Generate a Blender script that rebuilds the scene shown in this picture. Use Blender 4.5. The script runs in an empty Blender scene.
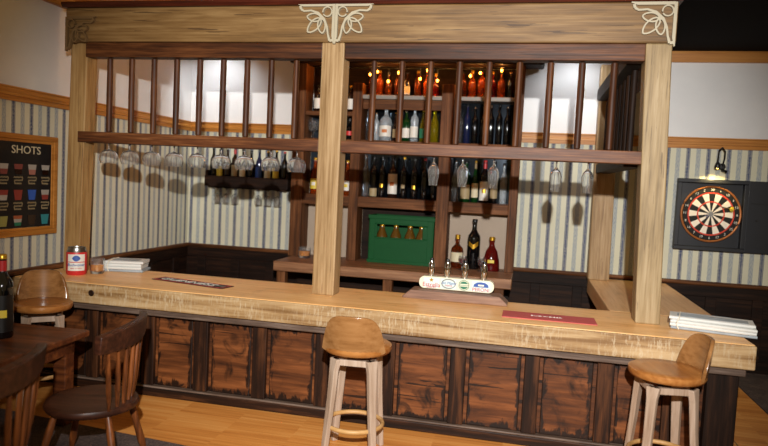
import bpy, bmesh, math, random
from mathutils import Vector, Matrix
random.seed(7)
SC = bpy.context.scene
COL = SC.collection
PI = math.pi
sin, cos = math.sin, math.cos

# ------------------------------------------------------------------ colours and materials
def lin(h):
    h = h.lstrip('#')
    r = []
    for i in (0, 2, 4):
        c = int(h[i:i+2], 16) / 255
        r.append(c/12.92 if c <= .04045 else ((c+.055)/1.055)**2.4)
    return (r[0], r[1], r[2], 1)

class NT:
    def __init__(self, name):
        self.m = bpy.data.materials.new(name); self.m.use_nodes = True
        self.t = self.m.node_tree; self.n = self.t.nodes; self.l = self.t.links
        self.b = self.n['Principled BSDF']
    def node(self, typ, **kw):
        n = self.n.new(typ)
        for k, v in kw.items(): setattr(n, k, v)
        return n
    def link(self, a, b): self.l.new(a, b)
    def setv(self, node, name, val):
        if hasattr(val, 'is_output'): self.link(val, node.inputs[name])
        else: node.inputs[name].default_value = val
    def math(self, op, a, b=0.0, c=None, clamp=False):
        n = self.node('ShaderNodeMath', operation=op); n.use_clamp = clamp
        self.setv(n, 0, a); self.setv(n, 1, b)
        if c is not None: self.setv(n, 2, c)
        return n.outputs[0]
    def mix(self, f, a, b):
        n = self.node('ShaderNodeMix', data_type='RGBA')
        self.setv(n, 0, f); self.setv(n, 6, a); self.setv(n, 7, b)
        return n.outputs[2]
    def ramp(self, f, stops):
        n = self.node('ShaderNodeValToRGB'); e = n.color_ramp.elements
        while len(e) < len(stops): e.new(.5)
        for i, (p, c) in enumerate(stops):
            e[i].position = p; e[i].color = lin(c) if isinstance(c, str) else (c, c, c, 1)
        self.link(f, n.inputs[0]); return n.outputs[0]
    def noise(self, vec, scale=5, detail=4, rough=.55, dist=0):
        n = self.node('ShaderNodeTexNoise')
        n.inputs['Scale'].default_value = scale; n.inputs['Detail'].default_value = detail
        n.inputs['Roughness'].default_value = rough; n.inputs['Distortion'].default_value = dist
        self.link(vec, n.inputs['Vector']); return n.outputs['Fac']
    def coords(self, scale=(1, 1, 1), rnd=True, rot=(0, 0, 0)):
        tc = self.node('ShaderNodeTexCoord')
        v = tc.outputs['Object']
        if rnd:
            oi = self.node('ShaderNodeObjectInfo')
            a = self.node('ShaderNodeVectorMath', operation='ADD')
            s = self.math('MULTIPLY', oi.outputs['Random'], 37.0)
            self.link(v, a.inputs[0]); self.link(s, a.inputs[1]); v = a.outputs[0]
        mp = self.node('ShaderNodeMapping')
        mp.inputs['Scale'].default_value = scale; mp.inputs['Rotation'].default_value = rot
        self.link(v, mp.inputs['Vector']); return mp.outputs['Vector']
    def bump(self, h, strength=.3, dist=.01):
        n = self.node('ShaderNodeBump'); n.inputs['Strength'].default_value = strength
        n.inputs['Distance'].default_value = dist
        self.link(h, n.inputs['Height']); self.link(n.outputs[0], self.b.inputs['Normal'])

def wood(name, dark, mid, light, axis='X', fine=60, coarse=3.0, rough=.5, bump=.25, fleck=0.0, fleckcol='#3a2614', spec=.4, knots=0.0):
    k = NT(name)
    lo = .035
    s = {'X': (lo, 1, 1), 'Y': (1, lo, 1), 'Z': (1, 1, lo)}[axis]
    v = k.coords(s)
    s2 = {'X': (.12, 1, 1), 'Y': (1, .12, 1), 'Z': (1, 1, .12)}[axis]
    v2 = k.coords(s2)
    n1 = k.noise(v, fine, 5, .6)
    n2 = k.noise(v2, coarse, 3, .5, 1.6)
    n3 = k.noise(v2, coarse*7, 3, .6, .6)
    f = k.math('ADD', k.math('MULTIPLY', n1, .42), k.math('ADD', k.math('MULTIPLY', n2, .36), k.math('MULTIPLY', n3, .22)))
    c = k.ramp(f, [(.36, dark), (.5, mid), (.64, light)])
    if fleck > 0:
        fl = k.noise(v, fine*1.5, 2, .5)
        fm = k.math('MULTIPLY', k.math('GREATER_THAN', fl, .66), k.math('GREATER_THAN', k.noise(v2, coarse*3, 2), .5))
        c = k.mix(k.math('MULTIPLY', fm, fleck), c, lin(fleckcol))
    if knots > 0:
        kn = k.noise(k.coords((1, 1, 1)), 3.2, 4, .62, 1.2)
        km = k.ramp(kn, [(.55, 0.0), (.72, 1.0)])
        c = k.mix(k.math('MULTIPLY', km, knots), c, lin(fleckcol))
    k.link(c, k.b.inputs['Base Color'])
    k.b.inputs['Roughness'].default_value = rough
    k.b.inputs['Specular IOR Level'].default_value = spec
    if bump: k.bump(n1, bump, .006)
    return k.m

def plain(name, col, rough=.5, metal=0.0, spec=.5, coat=0.0, var=.10):
    k = NT(name)
    n = k.noise(k.coords((1, 1, 1)), 9, 3)
    c = lin(col)
    dk = (c[0]*(1-var), c[1]*(1-var), c[2]*(1-var), 1); lt = tuple(min(1, x*(1+var)) for x in c[:3]) + (1,)
    k.link(k.mix(n, dk, lt), k.b.inputs['Base Color'])
    k.b.inputs['Roughness'].default_value = rough; k.b.inputs['Metallic'].default_value = metal
    k.b.inputs['Specular IOR Level'].default_value = spec
    k.b.inputs['Coat Weight'].default_value = coat
    return k.m

def glass(name, col, rough=.03, trans=1.0):
    k = NT(name)
    n = k.noise(k.coords((1, 1, 1)), 4, 2)
    c = lin(col)
    k.link(k.mix(n, c, tuple(min(1, x*1.06) for x in c[:3]) + (1,)), k.b.inputs['Base Color'])
    k.b.inputs['Roughness'].default_value = rough
    k.b.inputs['Transmission Weight'].default_value = trans
    k.b.inputs['IOR'].default_value = 1.45
    return k.m

def emit(name, col, strength):
    k = NT(name)
    k.b.inputs['Base Color'].default_value = lin(col)
    k.b.inputs['Emission Color'].default_value = lin(col)
    k.b.inputs['Emission Strength'].default_value = strength
    return k.m

def wallpaper(name, axis, phase, P=.2445):
    k = NT(name)
    tc = k.node('ShaderNodeTexCoord'); sp = k.node('ShaderNodeSeparateXYZ'); k.link(tc.outputs['Object'], sp.inputs[0])
    u = sp.outputs['X' if axis == 'X' else 'Y']; z = sp.outputs['Z']
    t = k.math('FRACT', k.math('DIVIDE', k.math('SUBTRACT', u, phase - P*20.5), P))   # dark stripe centre at .5
    d1 = k.math('ABSOLUTE', k.math('SUBTRACT', t, .5))          # distance from dark stripe
    d2 = k.math('MINIMUM', t, k.math('SUBTRACT', 1.0, t))        # distance from pale stripe
    nz = k.noise(k.coords((1, 1, 1), rnd=False), 55, 3, .6)
    wob = k.math('MULTIPLY', k.math('SINE', k.math('MULTIPLY', z, 75)), .022)
    sgn = k.math('SUBTRACT', t, .5)
    chain = k.math('ABSOLUTE', k.math('SUBTRACT', k.math('ABSOLUTE', sgn), k.math('ABSOLUTE', wob)))
    dark = k.math('LESS_THAN', d1, .105)
    core = k.math('LESS_THAN', chain, .022)
    edge = k.math('MULTIPLY', k.math('GREATER_THAN', d1, .085), dark)
    dm = k.math('MULTIPLY', dark, k.math('ADD', .72, k.math('ADD', k.math('MULTIPLY', core, .3), k.math('MULTIPLY', edge, .2))), clamp=True)
    dm = k.math('MULTIPLY', dm, k.ramp(nz, [(.3, .62), (.62, 1.0)]))
    pale = k.math('LESS_THAN', d2, .11)
    dots = k.math('GREATER_THAN', k.math('SINE', k.math('ADD', k.math('MULTIPLY', z, 95), k.math('MULTIPLY', d2, 70))), .0)
    pm = k.math('MULTIPLY', pale, k.math('MULTIPLY', k.math('ADD', .6, k.math('MULTIPLY', dots, .3)), k.ramp(nz, [(.3, .5), (.6, 1.0)])))
    blotch = k.noise(k.coords((1, 1, 1), rnd=False), 2.5, 3)
    cream = k.mix(blotch, lin('#c6c2a8'), lin('#d4d0b8'))
    c = k.mix(pm, cream, lin('#848f9c'))
    c = k.mix(dm, c, lin('#2c3b64'))
    k.link(c, k.b.inputs['Base Color']); k.b.inputs['Roughness'].default_value = .75
    k.b.inputs['Specular IOR Level'].default_value = .2
    return k.m

def plaster(name, a, b, rough=.7):
    k = NT(name)
    v = k.coords((1, 1, 1), rnd=False)
    k.link(k.mix(k.noise(v, 3, 5, .6), lin(a), lin(b)), k.b.inputs['Base Color'])
    k.b.inputs['Roughness'].default_value = rough; k.b.inputs['Specular IOR Level'].default_value = .3
    k.bump(k.noise(v, 26, 4, .6, 1.0), .12, .01)
    return k.m

def floorwood(name):
    k = NT(name)
    tc = k.node('ShaderNodeTexCoord'); sp = k.node('ShaderNodeSeparateXYZ'); k.link(tc.outputs['Object'], sp.inputs[0])
    pl = k.math('DIVIDE', k.math('ADD', sp.outputs['X'], .95), .6)
    idx = k.math('FLOOR', pl); fr = k.math('FRACT', pl)
    cb = k.node('ShaderNodeCombineXYZ')
    k.link(k.math('MULTIPLY', idx, 7.3), cb.inputs[0])
    k.link(k.math('MULTIPLY', idx, 3.1), cb.inputs[2])
    add = k.node('ShaderNodeVectorMath', operation='ADD'); k.link(tc.outputs['Object'], add.inputs[0]); k.link(cb.outputs[0], add.inputs[1])
    mp = k.node('ShaderNodeMapping'); mp.inputs['Scale'].default_value = (.028, 1, 1)
    k.link(add.outputs[0], mp.inputs[0]); v = mp.outputs[0]
    n1 = k.noise(v, 34, 5, .6); n2 = k.noise(v, 3.4, 3, .5, 1.4)
    f = k.math('ADD', k.math('MULTIPLY', n1, .5), k.math('MULTIPLY', n2, .5))
    c = k.ramp(f, [(.34, '#b06c2e'), (.5, '#d08a42'), (.66, '#e2a65e')])
    gap = k.math('LESS_THAN', k.math('ABSOLUTE', k.math('SUBTRACT', fr, .5)), .008)
    c = k.mix(k.math('MULTIPLY', gap, k.math('GREATER_THAN', sp.outputs['X'], 6.99)), c, lin('#2c1607'))
    k.link(c, k.b.inputs['Base Color']); k.b.inputs['Roughness'].default_value = .42
    k.bump(n1, .1, .004)
    return k.m

def carpetmat(name):
    k = NT(name)
    v = k.coords((1, 1, 1), rnd=False)
    n = k.noise(v, 60, 4, .7); n2 = k.noise(v, 4, 3)
    c = k.ramp(k.math('ADD', k.math('MULTIPLY', n, .7), k.math('MULTIPLY', n2, .3)), [(.35, '#231a18'), (.5, '#4a3c38'), (.66, '#6d5b52')])
    k.link(c, k.b.inputs['Base Color']); k.b.inputs['Roughness'].default_value = .95; k.bump(n, .6, .02)
    return k.m

M = {}
for ax in 'XYZ':
    M['oak'+ax] = wood('oak_'+ax, '#78592f', '#a0825a', '#b89c76', ax, 46, 2.4, .55, .3, .55, '#5e4126')
    M['dark'+ax] = wood('dark_walnut_'+ax, '#1e0e07', '#43230f', '#6e4222', ax, 50, 3, .5, .4, spec=.25)
    M['shelf'+ax] = wood('shelf_walnut_'+ax, '#2a160b', '#5a3519', '#855634', ax, 42, 3, .6, .3, spec=.2)
    M['trim'+ax] = wood('golden_pine_'+ax, '#965c20', '#b4762f', '#c48a42', ax, 40, 2, .45, .15)
    M['black'+ax] = wood('black_oak_'+ax, '#0c0603', '#1e110a', '#362114', ax, 40, 3, .6, .35, spec=.15)
    M['stile'+ax] = wood('stained_stile_'+ax, '#0c0603', '#26140a', '#5a351c', ax, 22, 4, .55, .5, spec=.2)
M['rail'] = wood('rail_walnut', '#2c1609', '#5a3218', '#8a5a34', 'X', 60, 3, .5, .4, spec=.3)
M['palepost'] = wood('pale_oak', '#6c5839', '#927c58', '#ab9776', 'Z', 46, 2.4, .55, .35, .6, '#4c3a24')
M['warmpost'] = wood('warm_oak', '#70502b', '#967344', '#ad8c5c', 'Z', 46, 2.4, .55, .3, .5, '#523820')
M['beam'] = wood('beam_oak', '#4a3418', '#70522c', '#8e7046', 'X', 40, 2, .55, .3, .8, '#3e2812')
M['crown'] = wood('red_mahogany', '#240b04', '#43170a', '#5c2512', 'X', 40, 3, .4, .2)
M['bartop'] = wood('bar_top_oak', '#d39a54', '#f2bc7a', '#fbcf94', 'X', 40, 2.2, .38, .12, .3, '#8a5a2a', .45, .25)
M['bartopY'] = wood('return_top_oak', '#c29058', '#dcae78', '#e8c08e', 'Y', 40, 2.2, .42, .12, .2, '#8a5a2a', .45, .2)
M['soffit'] = wood('orange_pine', '#a8611a', '#c87a22', '#dc9436', 'X', 30, 2, .4, .1)
M['panel'] = wood('bar_panel_wood', '#241006', '#5a3116', '#854e28', 'X', 13, 4, .5, .4, .85, '#0c0502', .3, 1.0)
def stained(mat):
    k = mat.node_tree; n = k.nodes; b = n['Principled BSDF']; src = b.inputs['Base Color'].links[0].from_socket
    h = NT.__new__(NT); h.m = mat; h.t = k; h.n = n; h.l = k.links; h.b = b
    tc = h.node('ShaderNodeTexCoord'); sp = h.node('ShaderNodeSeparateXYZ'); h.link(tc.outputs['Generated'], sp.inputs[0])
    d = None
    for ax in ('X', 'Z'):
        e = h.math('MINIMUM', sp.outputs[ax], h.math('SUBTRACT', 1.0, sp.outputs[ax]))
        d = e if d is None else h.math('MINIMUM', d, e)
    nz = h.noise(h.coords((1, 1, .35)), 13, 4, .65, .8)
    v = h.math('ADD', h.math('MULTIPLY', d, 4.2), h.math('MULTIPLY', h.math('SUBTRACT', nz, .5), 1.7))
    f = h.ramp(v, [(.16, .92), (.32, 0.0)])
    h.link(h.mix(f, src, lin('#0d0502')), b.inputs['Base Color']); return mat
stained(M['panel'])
M['lip'] = wood('weathered_lip', '#33261e', '#574539', '#77665a', 'X', 60, 6, .6, .5)
M['seat'] = wood('chestnut_seat', '#7d4820', '#9d6430', '#b27a42', 'X', 30, 3, .28, .05, spec=.6)
M['stoolback'] = wood('chestnut_back', '#6b4522', '#8a5f36', '#9b7045', 'X', 30, 3, .22, .05, spec=.6)
M['leg'] = wood('limed_leg', '#836a56', '#a18a76', '#b5a08e', 'Z', 40, 3, .5, .1)
M['legX'] = wood('limed_ring', '#94703f', '#b08650', '#c09a68', 'X', 40, 3, .5, .1)
M['chair'] = wood('chair_brown', '#190b06', '#361b10', '#552f1c', 'X', 30, 3, .42, .1, spec=.4)
M['spindle'] = wood('spindle_brown', '#2c1308', '#663616', '#945428', 'Z', 40, 3, .35, .1, spec=.6)
M['table'] = wood('table_brown', '#2a1309', '#542a14', '#7a4420', 'X', 26, 3, .4, .15)
M['plinth'] = wood('plinth_walnut', '#5a4136', '#80604e', '#9c7a64', 'X', 60, 4, .55, .4)
M['wall'] = plaster('wall_paint', '#d6d5d4', '#e4e3e0', .5)
M['taupe'] = plaster('taupe_board', '#a3917f', '#b3a290')
M['ceil'] = plain('black_ceiling', '#0a0706', .9, spec=.1)
M['paperX'] = wallpaper('wallpaper_back', 'X', 7.383)
M['paperY'] = wallpaper('wallpaper_left', 'Y', .28)
M['floor'] = floorwood('floorboards'); M['carpet'] = carpetmat('carpet')
M['steel'] = plain('brushed_steel', '#9a9a98', .3, 1.0)
M['chrome'] = plain('chrome', '#d0d0d0', .12, 1.0)
M['greyshelf'] = plain('grey_shelf_edge', '#7f7a72', .5)
M['mirror'] = plain('smoked_mirror', '#343b43', .1, .9)
M['blackboard'] = plain('blackboard', '#0d0e12', .45)
M['navy'] = plain('navy_cabinet', '#0a0d15', .5, var=.35)
M['blackmetal'] = plain('black_metal', '#08080a', .4)
M['white'] = plain('white_paint', '#dcd9cf', .5)
M['fret'] = plain('cream_fretwork', '#a89f88', .5)
M['fretshade'] = plain('shaded_fretwork', '#6b5232', .55)  # left bracket: shade of the upper corner put into the colour
M['paper'] = plain('newsprint', '#d2d3cf', .8, var=.06); M['paper2'] = plain('newsprint_grey', '#9aa2a8', .8, var=.35)
M['string'] = plain('string', '#e2dccb', .8)
M['crate'] = plain('green_crate', '#04481f', .55, spec=.2, var=.12)
M['red'] = plain('red_print', '#c22a2a', .45); M['blue'] = plain('blue_print', '#2a4f9c', .45)
M['redmat'] = plain('red_runner', '#b8504f', .7); M['blackmat'] = plain('black_runner', '#171216', .6)
M['green'] = plain('green_print', '#1c6f4f', .5); M['gold'] = plain('gold_foil', '#c79a2f', .3, .7)
M['yellow'] = plain('yellow_print', '#d2b93a', .5); M['cream'] = plain('cream_label', '#cdc4a4', .6)
M['tan'] = plain('tan_label', '#9c8a66', .6); M['orangelabel'] = plain('orange_label', '#bf7038', .6)
M['black'] = plain('black_plastic', '#0b0b0c', .4); M['redcap'] = plain('red_cap', '#a81f22', .4)
M['ivory'] = plain('tap_sign_ivory', '#e6e2c8', .35); M['palegreen'] = plain('tap_sign_pale', '#cfe0dc', .35)
M['sisalw'] = plain('dart_sector_white', '#e6dccd', .7); M['sisalb'] = plain('dart_sector_black', '#0c0c0c', .8)
M['dartred'] = plain('dart_ring_red', '#c23a24', .7); M['copper'] = plain('copper_rim', '#a8683a', .35, .4)
M['grey'] = plain('bull_grey', '#75777a', .6)
M['clear'] = glass('clear_glass', '#f8fbfd', .04, .965); M['frost'] = glass('milky_glass', '#dfe8ee', .25, .75)
M['bamber'] = glass('amber_glass', '#8e3a0a', .06, .85); M['borange'] = glass('orange_glass', '#e0621a', .06, .85)
M['bgreen'] = glass('green_glass', '#0c4a1c', .06, .6); M['byellow'] = glass('olive_yellow_glass', '#b5a315', .06, .8)
M['bdark'] = plain('dark_bottle_glass', '#08090b', .07, 0, .6); M['bbrown'] = plain('brown_bottle_glass', '#20100a', .07, 0, .6)
M['bblue'] = plain('blue_bottle_glass', '#141c3c', .08, 0, .6)
M['bcrate'] = plain('olive_brown_glass', '#5a3d12', .15, 0, .6)
M['bred'] = glass('red_liqueur_glass', '#7c1010', .06, .7)
M['whisky'] = glass('whisky', '#dd8a1c', .1, .15)
M['bulb'] = emit('bulb_glow', '#ff8f2a', 30); M['puck'] = emit('lamp_disc', '#f4f7ff', 6)
M['warmglow'] = emit('warm_lamp_glow', '#ffc860', 8)

# ------------------------------------------------------------------ mesh helpers
class MB:
    """Collects geometry; build() links it as one mesh object."""
    def __init__(self): self.bm = bmesh.new(); self.mi = 0
    def _f(self, vs):
        try:
            f = self.bm.faces.new(vs); f.material_index = self.mi; return f
        except ValueError: return None
    def hexa(self, p):   # eight corners: bottom loop 0-3, top loop 4-7
        v = [self.bm.verts.new(q) for q in p]
        for f in ((3, 2, 1, 0), (4, 5, 6, 7), (0, 1, 5, 4), (1, 2, 6, 5), (2, 3, 7, 6), (3, 0, 4, 7)): self._f([v[i] for i in f])
        return self
    def box(self, x0, x1, y0, y1, z0, z1):
        return self.hexa([(x0, y0, z0), (x1, y0, z0), (x1, y1, z0), (x0, y1, z0), (x0, y0, z1), (x1, y0, z1), (x1, y1, z1), (x0, y1, z1)])
    def lathe(self, prof, c=(0, 0, 0), n=24, sx=1, sy=1):
        rings = []
        for r, z in prof:
            if r < 1e-6: rings.append([self.bm.verts.new((c[0], c[1], c[2]+z))])
            else: rings.append([self.bm.verts.new((c[0]+r*sx*cos(2*PI*i/n), c[1]+r*sy*sin(2*PI*i/n), c[2]+z)) for i in range(n)])
        for a, b in zip(rings, rings[1:]):
            for i in range(n):
                j = (i+1) % n
                if len(a) == 1 and len(b) == 1: continue
                if len(a) == 1: self._f([a[0], b[j], b[i]])
                elif len(b) == 1: self._f([a[i], a[j], b[0]])
                else: self._f([a[i], a[j], b[j], b[i]])
        return self
    def tube(self, pts, rad, n=10, closed=False, flat=1.0):
        pts = [Vector(p) for p in pts]; k = len(pts); rings = []
        up = Vector((0, 0, 1))
        for i, p in enumerate(pts):
            if closed: d = pts[(i+1) % k]-pts[i-1]
            else: d = pts[min(i+1, k-1)]-pts[max(i-1, 0)]
            d.normalize()
            u = up if abs(d.dot(up)) < .95 else Vector((1, 0, 0))
            a = d.cross(u).normalized(); b = a.cross(d).normalized()
            r = rad[i] if isinstance(rad, (list, tuple)) else rad
            rings.append([self.bm.verts.new(p+a*(r*cos(2*PI*j/n))+b*(r*flat*sin(2*PI*j/n))) for j in range(n)])
        for i in range(k if closed else k-1):
            A, B = rings[i], rings[(i+1) % k]
            for j in range(n): self._f([A[j], A[(j+1) % n], B[(j+1) % n], B[j]])
        if not closed: self._f(rings[0][::-1]); self._f(rings[-1])
        return self
    def prism(self, poly, f0, f1):
        """poly: 2-D points; f0, f1 map a 2-D point to 3-D on either end."""
        a = [self.bm.verts.new(f0(*p)) for p in poly]; b = [self.bm.verts.new(f1(*p)) for p in poly]
        self._f(a[::-1]); self._f(b); n = len(poly)
        for i in range(n): self._f([a[i], a[(i+1) % n], b[(i+1) % n], b[i]])
        return self
    def sweep(self, sections):
        """sections: equal-length closed loops of 3-D points."""
        R = [[self.bm.verts.new(p) for p in s] for s in sections]; n = len(R[0])
        for A, B in zip(R, R[1:]):
            for j in range(n): self._f([A[j], A[(j+1) % n], B[(j+1) % n], B[j]])
        self._f(R[0][::-1]); self._f(R[-1]); return self
    def ribbon(self, pts, w, y0, y1, closed=False):
        """flat fretwork strip in the XZ plane between depths y0 and y1; w a width or list of widths."""
        k = len(pts); L = []; 
        for i, (x, z) in enumerate(pts):
            a = pts[(i-1) % k] if (closed or i > 0) else pts[i]; b = pts[(i+1) % k] if (closed or i < k-1) else pts[i]
            d = Vector((b[0]-a[0], b[1]-a[1])); d.normalize(); nrm = Vector((-d.y, d.x))
            h = (w[i] if isinstance(w, (list, tuple)) else w)/2
            L.append(((x+nrm.x*h, z+nrm.y*h), (x-nrm.x*h, z-nrm.y*h)))
        V = [[self.bm.verts.new((p[0], y, p[1])) for p, y in ((a, y0), (b, y0), (b, y1), (a, y1))] for a, b in L]
        for i in range(k if closed else k-1):
            A, B = V[i], V[(i+1) % k]
            for j in range(4): self._f([A[j], A[(j+1) % 4], B[(j+1) % 4], B[j]])
        if not closed: self._f(V[0][::-1]); self._f(V[-1])
        return self
    def build(self, name, mats, parent=None, loc=None, smooth=30, bevel=0, seg=2):
        bm = self.bm
        bmesh.ops.recalc_face_normals(bm, faces=bm.faces)
        me = bpy.data.meshes.new(name); bm.to_mesh(me); bm.free()
        for m in (mats if isinstance(mats, (list, tuple)) else [mats]): me.materials.append(m)
        if smooth:
            me.polygons.foreach_set('use_smooth', [True]*len(me.polygons))
            me.set_sharp_from_angle(angle=math.radians(smooth))
        o = bpy.data.objects.new(name, me); COL.objects.link(o)
        if parent: o.parent = parent
        if loc: o.location = loc
        if bevel:
            md = o.modifiers.new('bevel', 'BEVEL'); md.width = bevel; md.segments = seg; md.limit_method = 'ANGLE'; md.angle_limit = math.radians(40)
        return o

def B(*a): return MB().box(*a)
def tag(o, label, cat, group=None, kind=None):
    o['label'] = label; o['category'] = cat
    if group: o['group'] = group
    if kind: o['kind'] = kind
    return o
def thing(name, label, cat, loc=(0, 0, 0), rz=0, group=None):
    o = bpy.data.objects.new(name, None); COL.objects.link(o); o.empty_display_size = .05
    o.location = loc; o.rotation_euler = (0, 0, rz)
    return tag(o, label, cat, group)
def struct(o): o['kind'] = 'structure'; return o
def dup(root, loc, rz, label, group=None, scale=None):
    r = root.copy(); COL.objects.link(r); r.location = loc; r.rotation_euler = (0, 0, rz); r['label'] = label
    if group: r['group'] = group
    if scale: r.scale = scale
    for ch in list(root.children):
        c = ch.copy(); COL.objects.link(c); c.parent = r
        for g in ch.children:
            d = g.copy(); COL.objects.link(d); d.parent = c
    return r
def text_bm(body, size, thick=.004, shear=0, align='CENTER'):
    cu = bpy.data.curves.new('t', 'FONT'); cu.body = body; cu.size = size; cu.extrude = thick/2; cu.shear = shear
    cu.align_x = align; cu.align_y = 'CENTER'; cu.resolution_u = 3
    o = bpy.data.objects.new('t', cu); COL.objects.link(o)
    me = bpy.data.meshes.new_from_object(o.evaluated_get(bpy.context.evaluated_depsgraph_get()))
    bm = bmesh.new(); bm.from_mesh(me)
    bpy.data.objects.remove(o); bpy.data.curves.remove(cu); bpy.data.meshes.remove(me)
    return bm
def text(name, body, size, fn, mat, parent, thick=.004, shear=0, align='CENTER', sx=1.0, bold=0):
    bm = text_bm(body, size, thick, shear, align)
    for v in bm.verts: v.co = Vector(fn(v.co.x*sx, v.co.y, v.co.z))
    mb = MB(); mb.bm.free(); mb.bm = bm
    return mb.build(name, mat, parent, smooth=0)

# ------------------------------------------------------------------ room
YB = 3.55          # back wall
RX = 10.6          # right end of the room
ZD, ZR0, ZR1, ZC0, ZC1 = 1.16, 2.884, 3.025, 3.985, 4.12
struct(B(-.2, RX+.2, -6.4, YB+.2, -.12, 0).build('floor', M['floor'], smooth=0))
def wallmesh(name, boxf, mats):
    mb = MB()
    for i, (z0, z1) in enumerate(((0, ZD), (ZD, ZR0+.05), (ZR0+.05, ZC1))):
        mb.mi = i; boxf(mb, z0, z1)
    return struct(mb.build(name, mats, smooth=0))
wallmesh('wall_back', lambda m, a, b: m.box(0, RX, YB, YB+.12, a, b), [M['blackX'], M['paperX'], M['wall']])
wallmesh('wall_left', lambda m, a, b: m.box(-.12, 0, -5.4, YB+.12, a, b), [M['blackY'], M['paperY'], M['wall']])
wallmesh('wall_right', lambda m, a, b: m.box(RX, RX+.12, -2.5, YB+.12, a, b), [M['blackY'], M['paperY'], M['wall']])
struct(B(-.12, RX+.12, .3, YB+.12, ZC1, ZC1+.1).build('ceiling', M['ceil'], smooth=0))
soff = B(.06, 6.25, .62, YB-.06, ZC1-.02, ZC1).build('trim_1', M['soffit'], smooth=0); struct(soff)
railprof = [(0, ZR0), (.03, ZR0), (.034, ZR0+.045), (.05, ZR0+.05), (.05, ZR0+.075), (.036, ZR0+.082), (.04, ZR1-.02), (.055, ZR1-.012), (.055, ZR1), (0, ZR1)]
cornprof = [(0, ZC0), (.05, ZC0), (.055, ZC0+.02), (.07, ZC1-.03), (.07, ZC1), (0, ZC1)]
dadoprof = [(0, ZD-.05), (.05, ZD-.05), (.065, ZD-.03), (.065, ZD-.006), (.055, ZD), (0, ZD)]
n = 2
for prof, mk in ((railprof, 'trim'), (cornprof, 'trim'), (dadoprof, 'shelf')):
    struct(MB().prism(prof, lambda d, z: (0, YB-d, z), lambda d, z: (RX, YB-d, z)).build('trim_%d' % n, M[mk+'X'], smooth=0)); n += 1
    struct(MB().prism(prof, lambda d, z: (d, -5.4, z), lambda d, z: (d, YB-.07, z)).build('trim_%d' % n, M[mk+'Y'], smooth=0)); n += 1
# wainscot rails and stiles
wb = MB(); wb.box(0, RX, YB-.03, YB, ZD-.2, ZD-.05); wb.box(0, RX, YB-.03, YB, 0, .16)
for i in range(20): wb.box(.2+i*.56, .33+i*.56, YB-.03, YB, .16, ZD-.2)
struct(wb.build('trim_%d' % n, M['blackX'], bevel=.006, smooth=0)); n += 1
wl = MB(); wl.box(0, .03, -5.4, YB-.03, ZD-.2, ZD-.05); wl.box(0, .03, -5.4, YB-.03, 0, .16)
for i in range(15): wl.box(0, .03, -5.0+i*.58, -4.87+i*.58, .16, ZD-.2)
struct(wl.build('trim_%d' % n, M['blackY'], bevel=.006, smooth=0)); n += 1
# carpet around the boards
struct(MB().prism([(0, -5.4), (7.75, -5.4), (7.75, -.82), (0, -.60)] if False else [(0.031, -5.4), (RX, -5.4), (RX, -1.45), (7.75, -1.45), (3.2, -.92), (.031, -.62)],
       lambda x, y: (x, y, 0), lambda x, y: (x, y, .012)).build('floor_carpet', M['carpet'], smooth=0))
struct(B(7.75, RX, -1.45, YB-.03, 0, .012).build('floor_carpet.001', M['carpet'], smooth=0))

# ------------------------------------------------------------------ bar counter
HC, ZF = 1.1, .9
base = thing('panelled_bar', 'dark panelled wooden front of the bar below the oak counter', 'bar', (0, .12, 0))
def bp(mb, name, mat, bev=.008): return mb.build(name, mat, base, smooth=0, bevel=bev)
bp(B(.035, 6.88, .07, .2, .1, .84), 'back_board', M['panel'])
bp(B(.035, 6.90, 0, .11, 0, .085), 'skirting', M['stileX'])
bp(B(.035, 6.90, -.0, .07, .085, .105), 'ledge', M['lip'])
bp(B(.035, 6.93, -.07, .2, .83, ZF), 'lip', M['lip'])
stx = [(.25, .12), (.88, .13), (1.515, .13), (2.09, .15), (2.705, .14), (3.335, .13), (3.97, .13), (4.61, .14), (5.26, .13), (5.875, .14), (6.4, .12)]
for x, w in stx: bp(B(x-w/2, x+w/2, .02, .07, .105, .83), 'stile', M['stileZ'])
prev = .035
rng = random.Random(3)
for x, w in stx + [(6.78, .24)]:
    x0, x1 = prev+.0, x-w/2
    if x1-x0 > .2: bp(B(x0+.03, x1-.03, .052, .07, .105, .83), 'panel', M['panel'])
    prev = x+w/2
bp(B(6.66, 6.90, -.02, .2, .085, .83), 'corner_post', M['blackZ'])
bp(B(6.72, 6.88, .2, 3.3, 0, .83), 'side_board', M['panel'])

def lshape(z0, z1, ov=0):
    pts = [(.01, 0), (6.978, 0), (6.978, 3.48), (5.984, 3.48), (5.984, 1.047), (.01, 1.047)]
    return MB().prism(pts, lambda x, y: (x, y, z0), lambda x, y: (x, y, z1))
top = thing('bar_counter', 'long thick oak bar counter with a return to the back wall', 'bar counter', (0, 0, ZF))
mb = MB(); mb.box(.035, 6.978, .03, 1.047, 0, HC-ZF); mb.build('counter_top', M['bartop'], top, smooth=0, bevel=.012)
B(5.984, 6.978, 1.047, 3.48, 0, HC-ZF).build('return_top', M['bartopY'], top, smooth=0, bevel=.012)
fas = NT('sawn_oak_edge')
v = fas.coords((1, 1, 1)); vz = fas.coords((1, 1, .22)); vx = fas.coords((.06, 1, 1))
nz = fas.noise(vz, 60, 3, .7); nx = fas.noise(vx, 16, 4, .6, .5); nb = fas.noise(v, 2.2, 3)
c = fas.ramp(nx, [(.36, '#75532a'), (.5, '#9a7a50'), (.64, '#b2956c')])
saw = fas.math('MULTIPLY', fas.ramp(nz, [(.5, 0.0), (.64, 1.0)]), fas.ramp(nb, [(.38, 0.1), (.6, .6)]))
fas.link(fas.mix(saw, c, lin('#bfae90')), fas.b.inputs['Base Color']); fas.b.inputs['Roughness'].default_value = .6; fas.bump(nz, .2, .005)
M['fascia'] = fas.m
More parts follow.
